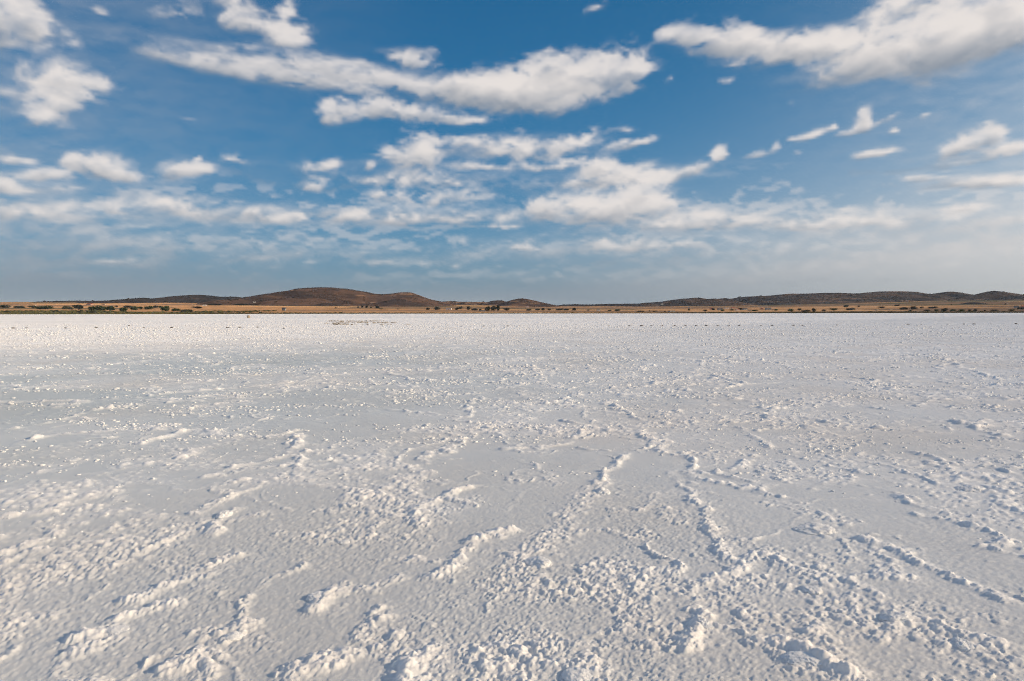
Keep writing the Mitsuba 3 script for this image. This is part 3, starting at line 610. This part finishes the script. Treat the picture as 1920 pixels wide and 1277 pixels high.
fan = np.radians(np.arange(-46, 46.01, STEP))
side = 46 + np.cumsum(np.linspace(.3, 7.0, 37)) / np.sum(np.linspace(.3, 7.0, 37)) * 134
phi = np.concatenate([fan, np.radians(side[:-1]), [math.pi], -np.radians(side[:-1])[::-1]])
R = radii()
RR, PH = np.meshgrid(R, phi, indexing='ij')
step_phi = np.abs(np.gradient(np.unwrap(phi)))
SP = np.maximum(RR * np.gradient(R)[:, None] / RR * .5, RR * step_phi[None])
gx, gy = (RR * np.sin(PH)).ravel(), (RR * np.cos(PH)).ravel()
gz, dry, _, _, wet = salt(gx, gy, SP.ravel())
fade = np.clip(1.3 - RR.ravel() / 700, 0, 1)
V = np.stack([gx, gy, gz * fade], -1)
F = grid_faces(len(R), len(phi), wrap=True)[:, ::-1]
cap = np.stack([np.full(len(phi), len(V)), np.arange(len(phi)), (np.arange(len(phi)) + 1) % len(phi)], -1)[:, ::-1]
V = np.vstack([V, [[0, 0, V[:len(phi), 2].mean()]]])
dry, wet = np.append(dry, .3), np.append(wet, 0)[:, None]
F = np.vstack([F, cap])
nz = np.cross(V[F[0, 1]] - V[F[0, 0]], V[F[0, 2]] - V[F[0, 0]])[2]
if nz < 0:
    F = F[:, ::-1]
dry = dry[:, None]
salt_color = (np.array(DAMP) * (1 - wet) + np.array(WET) * wet) * (1 - dry) + np.array(DRY) * dry
dust = np.clip(meshkit.fbm(P2(V[:, 0], V[:, 1], .5), 4, 320) * 2 - .75, 0, 1)[:, None]   # blown dust tints the salt here and there
salt_color = salt_color * (1 - dust * np.array([.05, .085, .12]))
scene['salt_crust'] = {'type': 'twosided', 'bsdf': {'type': 'principled', 'base_color': {'type': 'mesh_attribute', 'name': 'vertex_color'}, 'roughness': .62, 'specular': .35}}
scene['salt_flat'] = mikit.ply((V, F), 'salt_crust', smooth=True, color=salt_color)
labels['salt_flat'] = {'kind': 'structure', 'label': 'flat white salt crust of the dried lake with low ridges'}

# loose salt crumbs lying on the crust from a few metres out, past the reach of the crust's own mesh
OCTA = trimesh.Trimesh([[1, 0, 0], [-1, 0, 0], [0, 1, 0], [0, -1, 0], [0, 0, 1], [0, 0, -1]],
                       [[0, 2, 4], [2, 1, 4], [1, 3, 4], [3, 0, 4], [2, 0, 5], [1, 2, 5], [3, 1, 5], [0, 3, 5]], process=False)


def crumbs(n, seed):
    r = np.random.default_rng(seed)
    d = np.exp(r.uniform(math.log(5.0), math.log(125.0), 3 * n))
    a = np.radians(r.uniform(-50, 50, 3 * n))
    x, y = d * np.sin(a), d * np.cos(a)
    z, dry, patch, far, damp = salt(x, y, np.maximum(.0025 * d, .004))
    row = meshkit.fbm(P2(x * .5, y * 1.5, 1.3), 3, 301)
    chance = .14 + .6 * np.clip((patch - .48) * 5, 0, 1) + 1.2 * np.clip((row - .54) * 7, 0, 1) + .9 * np.clip(dry - .35, 0, 1) + .5 * far
    chance = chance * np.clip((d - 5) / 6, 0, 1) * (1 - .45 * damp) * np.clip((120 - d) / 75, 0, 1)
    keep = np.nonzero(r.random(3 * n) < chance * .6)[0][:n]
    size = (.0035 + .00046 * np.minimum(d[keep], 70)) * np.exp(np.clip(r.normal(0, .6, len(keep)), -2, .95)) * (1 + .45 * (row[keep] > .6))
    kinds = []
    for k in range(8):
        m = trimesh.creation.icosahedron() if k < 4 else OCTA
        v = m.vertices / np.linalg.norm(m.vertices, axis=1, keepdims=True)
        kinds.append((v * (1 + .55 * (r.random((len(v), 1)) - .5)) * [1.25, r.uniform(.7, 1), r.uniform(.42, .66)], m.faces))
    vs, fs, at = [], [], 0
    for i, s in zip(keep, size):
        v, f = kinds[(0 if d[i] < 30 else 4) + int(r.integers(4))]
        c, q = math.cos(.9 * math.sin(i)), math.sin(.9 * math.sin(i))
        w = np.stack([v[:, 0] * c - v[:, 1] * q, v[:, 0] * q + v[:, 1] * c, v[:, 2]], 1)
        vs.append(w * s + [x[i], y[i], z[i] + .10 * s])
        fs.append(f + at)
        at += len(v)
    return np.vstack(vs), np.vstack(fs)


bsdf('salt_grain', tuple(.75 * a + .25 * b for a, b in zip(DRY, DAMP)), .8, .15)
cv, cf = crumbs(56000, 17)
scene['salt_crumbs'] = mikit.ply((cv, cf), 'salt_grain', smooth=True)
labels['salt_crumbs'] = {'kind': 'stuff', 'label': 'loose white crumbs of salt strewn over the crust', 'category': 'salt'}
N_TRI = (len(F), len(cf))

# bigger loose mounds of salt that stand up from the crust
bsdf('salt_heap', tuple(.55 * a + .45 * b for a, b in zip(DRY, DAMP)), .65, .35)


def mound_mesh(w, h, seed):
    """A cauliflower heap of salt: a flat-bottomed dome that swells into lumps of three sizes."""
    m = trimesh.creation.icosphere(5, 1.0)
    v = np.array(m.vertices)
    q = v * [1, 1, .8] + seed * 7.3
    bill = lambda s, o: 1 - np.abs(2 * meshkit.fbm(q * s, 2, o + seed) - 1)
    r = .55 + .75 * meshkit.fbm(q * 1.3, 2, 3 + seed) + .22 * (bill(2.6, 9) - .7) + .13 * (bill(5.5, 19) - .7) + .07 * (bill(11., 29) - .7) + .05 * (meshkit.fbm(q * 22, 2, 39) - .5)
    v = v * r[:, None]
    v[:, 2] = np.where(v[:, 2] < 0, v[:, 2] * .25, v[:, 2])
    return trimesh.Trimesh(v * [w, w * .8, h], m.faces, process=False)


for k, (x, y, w, h) in enumerate(MOUNDS):
    z = salt(np.array([x]), np.array([y]), np.array([.004]))[0]
    key = thing('salt_mound', MOUND_LABELS[k], 'salt mound', 'salt mounds on the lake bed')
    scene[key] = mikit.ply(mound_mesh(w, h, k), 'salt_heap', smooth=True, to_world=T().translate([x, y, float(z[0]) * .4 - .004]).rotate([0, 0, 1], k * 67))

# dark clods along the wheel track across the flat, a debris patch, a boulder
bsdf('mud', lambda p, n, uv: mikit.mix((.10, .075, .055), (.2, .16, .13), mikit.noise(p.x * 9, p.y * 9, p.z * 9)))
order = np.argsort([c[0] for c in CLODS])
clod_shape = []
for k in range(3):
    m = trimesh.creation.icosphere(2, .5)
    m.vertices = m.vertices * (1 + .8 * (meshkit.fbm(m.vertices * 2.5 + 9 * k, 3, k)[:, None] - .5)) * [1, .7, .32]
    clod_shape.append(m)
shapes = [mikit.ply(m, 'mud', smooth=35) for m in clod_shape]


def ordinal(i):
    ones = 'first second third fourth fifth sixth seventh eighth ninth tenth eleventh twelfth thirteenth fourteenth fifteenth sixteenth seventeenth eighteenth nineteenth'.split()
    if i < 19:
        return ones[i]
    tens = {20: 'twentieth', 30: 'thirtieth', 40: 'fortieth'}
    n = i + 1
    return tens[n] if n in tens else {2: 'twenty', 3: 'thirty', 4: 'forty'}[n // 10] + '-' + ones[n % 10 - 1]


for i, k in enumerate(order):
    x, y, w = CLODS[k]
    key = thing('mud_clod', f'{"wide" if w > .27 else "small"} dark mud clod on the old wheel track, {ordinal(i)} from the left', 'mud clod', 'dark mud clods along the wheel track')
    scene[key] = {**shapes[i % 3], 'to_world': T().translate([x, y, .05]).rotate([0, 0, 1], 50 * i).scale([1.25 * w, w, w])}
r = np.random.default_rng(5)
bits = []
(x0, y0), (x1, y1) = (DEBRIS[0][0] - 2, 78), (DEBRIS[2][0] + 3, 118)
for k in range(700):
    t = r.random()
    y = 80 + 46 * t
    u0, u1 = np.interp(y, [80, 95, 126], [(600 - 960) / 1251 + .02, (605 - 960) / 1251, (615 - 960) / 1251]), np.interp(y, [80, 95, 126], [(770 - 960) / 1251, (770 - 960) / 1251, (715 - 960) / 1251])
    x = y * r.uniform(u0, u1)
    if meshkit.fbm(np.array([[x * .16, y * .10, 0]]), 3, 9)[0] < r.uniform(.40, .62):
        continue
    m = clod_shape[k % 3].copy()
    m.vertices = m.vertices * r.uniform(.10, .34) * [1.3, 1, .8]
    m.apply_transform(trimesh.transformations.rotation_matrix(r.uniform(0, 6.3), [0, 0, 1]))
    m.vertices += [x, y, .05]
    bits.append(m)
scene['salt_debris'] = mikit.ply(trimesh.util.concatenate(bits), 'mud_pale', smooth=True)
bsdf('mud_pale', lambda p, n, uv: mikit.mix((.27, .21, .14), (.52, .45, .35), mikit.noise(p.x * 3, p.y * 3, 0)))
labels['salt_debris'] = {'kind': 'stuff', 'label': 'patch of brown crust fragments and dry weeds scattered on the white salt', 'category': 'debris'}
bsdf('pale_stone', lambda p, n, uv: mikit.mix((.42, .32, .22), (.62, .52, .4), mikit.fbm(p.x * 3, p.y * 3, p.z * 3)))
m = trimesh.creation.icosphere(3, .5)
m.vertices = m.vertices * (1 + .5 * (meshkit.fbm(m.vertices * 2.2, 3, 4)[:, None] - .5)) * [1.0, .8, 1.05] + [0, 0, .35]
key = thing('boulder', 'pale tan boulder alone on the white salt near the far shore', 'boulder')
scene[key] = mikit.ply(m, 'pale_stone', smooth=40, to_world=T().translate([*BOULDER, 0]))

# ---------------------------------------------------------------- farmland and hills
def field_color(p, n, uv):
    u = p.x + 40 * (mikit.noise(p.x * .01, p.y * .008) - .5)
    v = p.y + 30 * (mikit.noise(p.x * .006, p.y * .01, 3.) - .5)
    row = mi.Float(v / 230.0)
    ir = row - (row - mikit_floor(row))
    c = mikit.cell_rand(u / 380.0 + 3.7 * mikit.cell_rand(ir, 5, 1), row, 0)
    k = mikit.cell_rand(u / 380.0 + 3.7 * mikit.cell_rand(ir, 5, 1), row, 7)
    tan = mikit.mix((.40, .215, .10), (.56, .32, .155), k)
    brown = mikit.mix((.19, .115, .07), (.28, .17, .10), k)
    col = mikit.mix(tan, brown, mikit.smoothstep(.42, .48, c + .22 * mikit.smoothstep(100, 500, p.x)))
    col = mikit.mix(col, (.13, .105, .055), mikit.smoothstep(.78, .82, c))
    f = mikit.fbm(p.x * .05, p.y * .05, 0, 4)
    col = mikit.mix(col, (.12, .085, .05), .6 * mikit.smoothstep(.56, .74, f))
    # rough salt-marsh scrub along the shore, darker and broader to the right
    edge = 1010 + 90 * mikit.smoothstep(-350, -700, p.x) + 55 * mikit.smoothstep(150, 420, p.x) + 60 * (mikit.noise(p.x * .012, 3.3) - .5)
    shore = 1 - mikit.smoothstep(-18, 22, p.y - edge)
    marsh = mikit.mix(mikit.mix((.105, .095, .035), (.26, .16, .075), mikit.smoothstep(.35, .65, mikit.fbm(p.x * .014, p.y * .03, 0))), (.11, .07, .05), mikit.smoothstep(180, 360, p.x) * .85)
    return mikit.mix(col, marsh, shore)


def mikit_floor(x):
    import drjit as dr
    return x - dr.floor(x)


bsdf('field_soil', field_color, .95, .1)
xs = np.concatenate([np.linspace(-4200, -1200, 80), np.linspace(-1200, 1200, 400)[1:], np.linspace(1200, 4200, 80)[1:]])
ys = np.concatenate([np.linspace(SHORE - 14, 1010, 60), np.linspace(1010, 2700, 130)[1:], np.linspace(2700, 5600, 20)[1:]])
YY, XX = np.meshgrid(ys, xs, indexing='ij')
wave = 9 * (meshkit.fbm(np.stack([XX / 38, XX * 0 + .5, XX * 0], -1), 4, 3) - .5)      # ragged shoreline
ZZ = plain_z(XX, YY)
YY = YY + wave * np.clip(1.4 - (YY - SHORE) / 60, 0, 1)
edge_down = np.clip((np.abs(XX) - 3700) / 500, 0, 1) * 30
mesh = (np.stack([XX, YY, ZZ - edge_down], -1).reshape(-1, 3), grid_faces(len(ys), len(xs)))
scene['farmland'] = mikit.ply(mesh, 'field_soil', smooth=True)
labels['farmland'] = {'kind': 'structure', 'label': 'dry tan fields rising gently behind the far shore'}


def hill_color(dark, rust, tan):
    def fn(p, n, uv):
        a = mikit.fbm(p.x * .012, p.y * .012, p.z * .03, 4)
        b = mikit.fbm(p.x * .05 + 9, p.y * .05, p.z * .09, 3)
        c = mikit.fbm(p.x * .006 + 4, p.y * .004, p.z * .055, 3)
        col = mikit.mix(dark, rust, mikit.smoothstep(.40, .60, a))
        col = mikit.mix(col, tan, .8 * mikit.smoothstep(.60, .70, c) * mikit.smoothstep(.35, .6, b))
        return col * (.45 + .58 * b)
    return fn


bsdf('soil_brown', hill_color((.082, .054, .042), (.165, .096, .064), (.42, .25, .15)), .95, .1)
bsdf('soil_dark', hill_color((.040, .036, .035), (.068, .053, .046), (.20, .13, .09)), .95, .1)  # darker base colour stands in for cloud shade on the left hill
bsdf('soil_mauve', hill_color((.056, .046, .042), (.128, .083, .058), (.32, .195, .125)), .95, .1)  # cloud shade on the right-hand hills is put into these darker tones too
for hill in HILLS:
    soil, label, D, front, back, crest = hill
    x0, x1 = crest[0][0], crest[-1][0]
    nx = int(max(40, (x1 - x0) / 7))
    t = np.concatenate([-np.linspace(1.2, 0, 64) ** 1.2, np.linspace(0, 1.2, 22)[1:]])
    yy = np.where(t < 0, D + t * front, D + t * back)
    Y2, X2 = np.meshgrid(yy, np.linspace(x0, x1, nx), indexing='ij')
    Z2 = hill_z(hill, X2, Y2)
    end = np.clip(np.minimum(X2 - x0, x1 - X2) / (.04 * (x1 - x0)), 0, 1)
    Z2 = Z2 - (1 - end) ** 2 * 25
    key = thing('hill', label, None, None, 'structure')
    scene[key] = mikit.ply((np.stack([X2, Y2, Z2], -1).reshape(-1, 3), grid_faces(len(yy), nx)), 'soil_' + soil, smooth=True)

# low scrub as loose cover: along the shore and over the hills
def tuft(r):
    m = trimesh.creation.icosphere(1, 1.0)
    m.vertices = m.vertices * (1 + .9 * (r.random((len(m.vertices), 1)) - .5))
    return m


bsdf('scrub', lambda p, n, uv: mikit.mix(mikit.mix((.045, .05, .02), (.13, .105, .045), mikit.noise(p.x * .11, p.y * .13)), mikit.mix((.065, .080, .030), (.19, .165, .07), mikit.fbm(p.x * .03, p.y * .03, 0.)), mikit.smoothstep(-380, -520, p.x)), .95, .1)
r = np.random.default_rng(21)
tufts = [tuft(r) for _ in range(6)]
vs, fs, at = [], [], 0
for k in range(7000):
    x = r.uniform(-1000, 1000)
    y = SHORE + 4 + 70 * r.random() ** 2.2
    if x > 300:
        y = SHORE + 4 + 110 * r.random() ** 1.6
    if k > 5000:                                          # thicker and greener at the left end
        x, y = r.uniform(-1000, -420), SHORE + 20 + 260 * r.random()
        if meshkit.fbm(np.array([[x * .012, y * .02, 0]]), 3, 4)[0] < r.uniform(.42, .58):
            continue
    s = r.uniform(.35, 1.0) * (1 + .4 * (x < -250)) * (1.5 if k > 5000 else 1)
    v = tufts[len(vs) % 6].vertices * [s * 1.9, s * 1.4, s * .85] + [x, y, float(0)]
    vs.append((v, x, y))
base = plain_z(np.array([q[1] for q in vs]), np.array([q[2] for q in vs]))
allv = np.vstack([q[0] + [0, 0, b] for q, b in zip(vs, base)])
nf = len(tufts[0].faces)
allf = np.vstack([tufts[k % 6].faces + k * len(tufts[0].vertices) for k in range(len(vs))])
scene['shore_scrub'] = mikit.ply((allv, allf), 'scrub')
labels['shore_scrub'] = {'kind': 'stuff', 'label': 'low olive and brown salt-marsh scrub along the far shore', 'category': 'scrub'}

vs, ps = [], []
for hill in HILLS:
    soil, label, D, front, back, crest = hill
    n = int((crest[-1][0] - crest[0][0]) * .55)
    x = r.uniform(crest[0][0], crest[-1][0], n)
    y = D - front * r.random(n) ** .8 * .95
    z = hill_z(hill, x, y)
    ok = z > np.maximum(plain_z(x, y), 4)
    ps += [(a, b, c, D) for a, b, c in zip(x[ok], y[ok], z[ok])]
allv, allf, nv = [], [], len(tufts[0].vertices)
for k, (x, y, z, D) in enumerate(ps):
    s = r.uniform(.5, 1.5) * D / 2800 * (2.2 if r.random() < .08 else 1)
    allv.append(tufts[k % 6].vertices * [s * 2.2, s * 1.6, s] + [x, y, z + .2 * s])
    allf.append(tufts[k % 6].faces + k * nv)
bsdf('hill_bush', lambda p, n, uv: mikit.mix((.030, .030, .022), (.075, .055, .038), mikit.noise(p.x * .05, p.y * .05)), .95, .1)
scene['hill_scrub'] = mikit.ply((np.vstack(allv), np.vstack(allf)), 'hill_bush')
labels['hill_scrub'] = {'kind': 'stuff', 'label': 'dark thorny scrub dotted over the brown hills', 'category': 'scrub'}

# ---------------------------------------------------------------- shrubs and trees on the shore
bsdf('bark', (.09, .07, .055))
LEAF = {'d': ((.034, .040, .026), (.085, .082, .046)), 'g': ((.040, .062, .018), (.085, .115, .035)), 'o': ((.075, .085, .040), (.14, .135, .065))}
for k, (a, b) in LEAF.items():
    bsdf('leaf_' + k, lambda p, n, uv, a=a, b=b: mikit.mix(a, b, mikit.noise(p.x * .9, p.y * .9, p.z * .9)), .85, .2)


def crown_mesh(seed):
    """A ragged crown, one unit wide and one high: leaf clumps spread through several lobes."""
    r = np.random.default_rng(seed)
    lobes = [(r.uniform(-.28, .28), r.uniform(-.28, .28), r.uniform(.30, .62), r.uniform(.20, .33)) for _ in range(8)]
    vs, fs = [], []
    for k in range(620):
        x, y, z, s = lobes[k % 8]
        d = r.normal(size=3)
        d /= np.linalg.norm(d)
        c = np.array([x, y, z]) + d * s * r.uniform(.55, 1.08) * [1, 1, 1.1]
        c[2] = max(c[2], .05)
        u, v = r.normal(size=3), r.normal(size=3)
        q = r.uniform(.035, .085)
        u, v = u / np.linalg.norm(u) * q, v / np.linalg.norm(v) * q
        b = len(vs)
        vs += [c - u - v, c + u - v * .6, c + u * .7 + v, c - u * .8 + v * .7]
        fs += [[b, b + 1, b + 2], [b, b + 2, b + 3]]
    v = np.array(vs)
    v[:, 2] = v[:, 2] / v[:, 2].max()
    return v, np.array(fs)


def trunk_mesh(seed):
    r = np.random.default_rng(seed)
    out = []
    for k in range(4):
        a = r.uniform(0, 6.3)
        tip = np.array([.26 * math.cos(a), .26 * math.sin(a), r.uniform(.45, .7)])
        c = trimesh.creation.cone(.035, np.linalg.norm(tip), sections=7)
        c.apply_transform(trimesh.geometry.align_vectors([0, 0, 1], tip / np.linalg.norm(tip)))
        c.vertices += [0, 0, -.03]
        out.append(c)
    return trimesh.util.concatenate(out)


crowns = {k: [mikit.ply(crown_mesh(50 + i), 'leaf_' + k) for i in range(4)] for k in LEAF}
trunks = [mikit.ply(trunk_mesh(70 + i), 'bark', smooth=40) for i in range(3)]
SIZE = {'d': 'dark green', 'g': 'bright green', 'o': 'grey-olive'}
for i, (x, y, w, h, k, label) in enumerate(SHRUBS):
    z = float(plain_z(x, y))
    tree = h > 7.4
    w, h = (1.2 if x < 0 else 1.1) * w, (1.05 if x < 0 else .85) * h
    key = thing('shore_tree' if tree else 'shrub', label, 'tree' if tree else 'shrub', 'trees and shrubs along the far shore')
    M = T().translate([x, y, z - .15]).rotate([0, 0, 1], (i * 97) % 360).scale([w, w * .8, h])
    if w > 2.2 * h:                                        # a long low thicket keeps its length across the view
        M = T().translate([x, y, z - .15]).rotate([0, 0, 1], (i * 37) % 30 - 15 + 180 * (i % 2)).scale([w, w * .45, h])
    part(key, 'crown', {**crowns[k][i % 4], 'to_world': M})
    part(key, 'trunk', {**trunks[i % 3], 'to_world': M})

# ---------------------------------------------------------------- houses
WALLS = {'white': (.78, .76, .72), 'sand': (.56, .45, .33), 'peach': (.66, .42, .30), 'grey': (.36, .36, .35), 'rose': (.52, .33, .28)}
ROOFS = {'red': (.42, .13, .075), 'dark': (.10, .10, .11), 'white': (.70, .68, .65), 'sand': (.48, .38, .28), 'grey': (.28, .28, .28)}
for k, c in WALLS.items():
    bsdf('wall_' + k, lambda p, n, uv, c=c: mikit.mix(c, tuple(.86 * v for v in c), mikit.fbm(p.x * .8, p.y * .8, p.z * .8)), .9, .2)
for k, c in ROOFS.items():
    bsdf('roof_' + k, lambda p, n, uv, c=c: mikit.mix(c, tuple(.75 * v for v in c), mikit.noise(p.x * 2.5, p.y * 2.5, p.z * 2.5)), .9, .2)
bsdf('shutter', (.06, .07, .08), .5, .4)
bsdf('door_wood', (.12, .075, .045), .8, .2)


def box(x0, x1, y0, y1, z0, z1):
    return trimesh.creation.box(bounds=[[x0, y0, z0], [x1, y1, z1]])


def gable(w, d, z, rise, over=.4):
    a, b = w / 2 + over, d / 2 + over
    v = [[-a, -b, z], [a, -b, z], [a, b, z], [-a, b, z], [-a, 0, z + rise], [a, 0, z + rise]]
    f = [[0, 1, 5], [0, 5, 4], [2, 3, 4], [2, 4, 5], [3, 0, 4], [1, 2, 5], [0, 3, 2], [0, 2, 1]]
    return trimesh.Trimesh(v, f, process=False)


for i, (x, y, w, h, wall, roof, label, z) in enumerate(HOUSES):
    key = thing('cottage' if w < 12 else 'house', label, 'house')
    d = max(4.5, .6 * w)
    hw = max(h * .72, 1.8)
    M = T().translate([x, y, z - .2]).rotate([0, 0, 1], (i * 41) % 36 - 14)
    part(key, 'wall', mikit.ply(box(-w / 2, w / 2, -d / 2, d / 2, 0, hw), 'wall_' + wall, to_world=M))
    if roof in ('white', 'grey', 'sand'):
        part(key, 'roof', mikit.ply(box(-w / 2 - .25, w / 2 + .25, -d / 2 - .25, d / 2 + .25, hw + .003, hw + max(.35, .12 * h)), 'roof_' + roof, to_world=M))
    else:
        part(key, 'roof', mikit.ply(gable(w, d, hw + .003, max(.9, .42 * h)), 'roof_' + roof, to_world=M))
    dw = min(1.0, w * .16)
    part(key, 'door', mikit.ply(box(-dw / 2, dw / 2, -d / 2 - .05, -d / 2 - .003, .2, min(2.1, hw * .8)), 'door_wood', to_world=M))
    n = max(1, int(w / 5))
    for s in (-1, 1):
        for k in range(n):
            cx = s * (w * .5) * (k + 1) / (n + .7)
            part(key, 'window', mikit.ply(box(cx - .5, cx + .5, -d / 2 - .05, -d / 2 - .003, hw * .42, min(hw * .78, hw * .42 + 1.3)), 'shutter', to_world=M))

# ---------------------------------------------------------------- the evening air
scene['air'] = {'type': 'homogeneous', 'albedo': {'type': 'rgb', 'value': [.95, .95, .95]}, 'sigma_t': {'type': 'rgb', 'value': HAZE_SIGMA}}
scene['haze'] = {'type': 'cube', 'bsdf': {'type': 'null'}, 'interior': {'type': 'ref', 'id': 'air'},
                 'to_world': T().translate([0, 0, 104]).scale([14500, 14500, 136])}
labels['haze'] = {'kind': 'stuff', 'label': 'thin evening haze over the lake and the hills', 'category': 'haze'}
scene['camera']['medium'] = {'type': 'ref', 'id': 'air'}
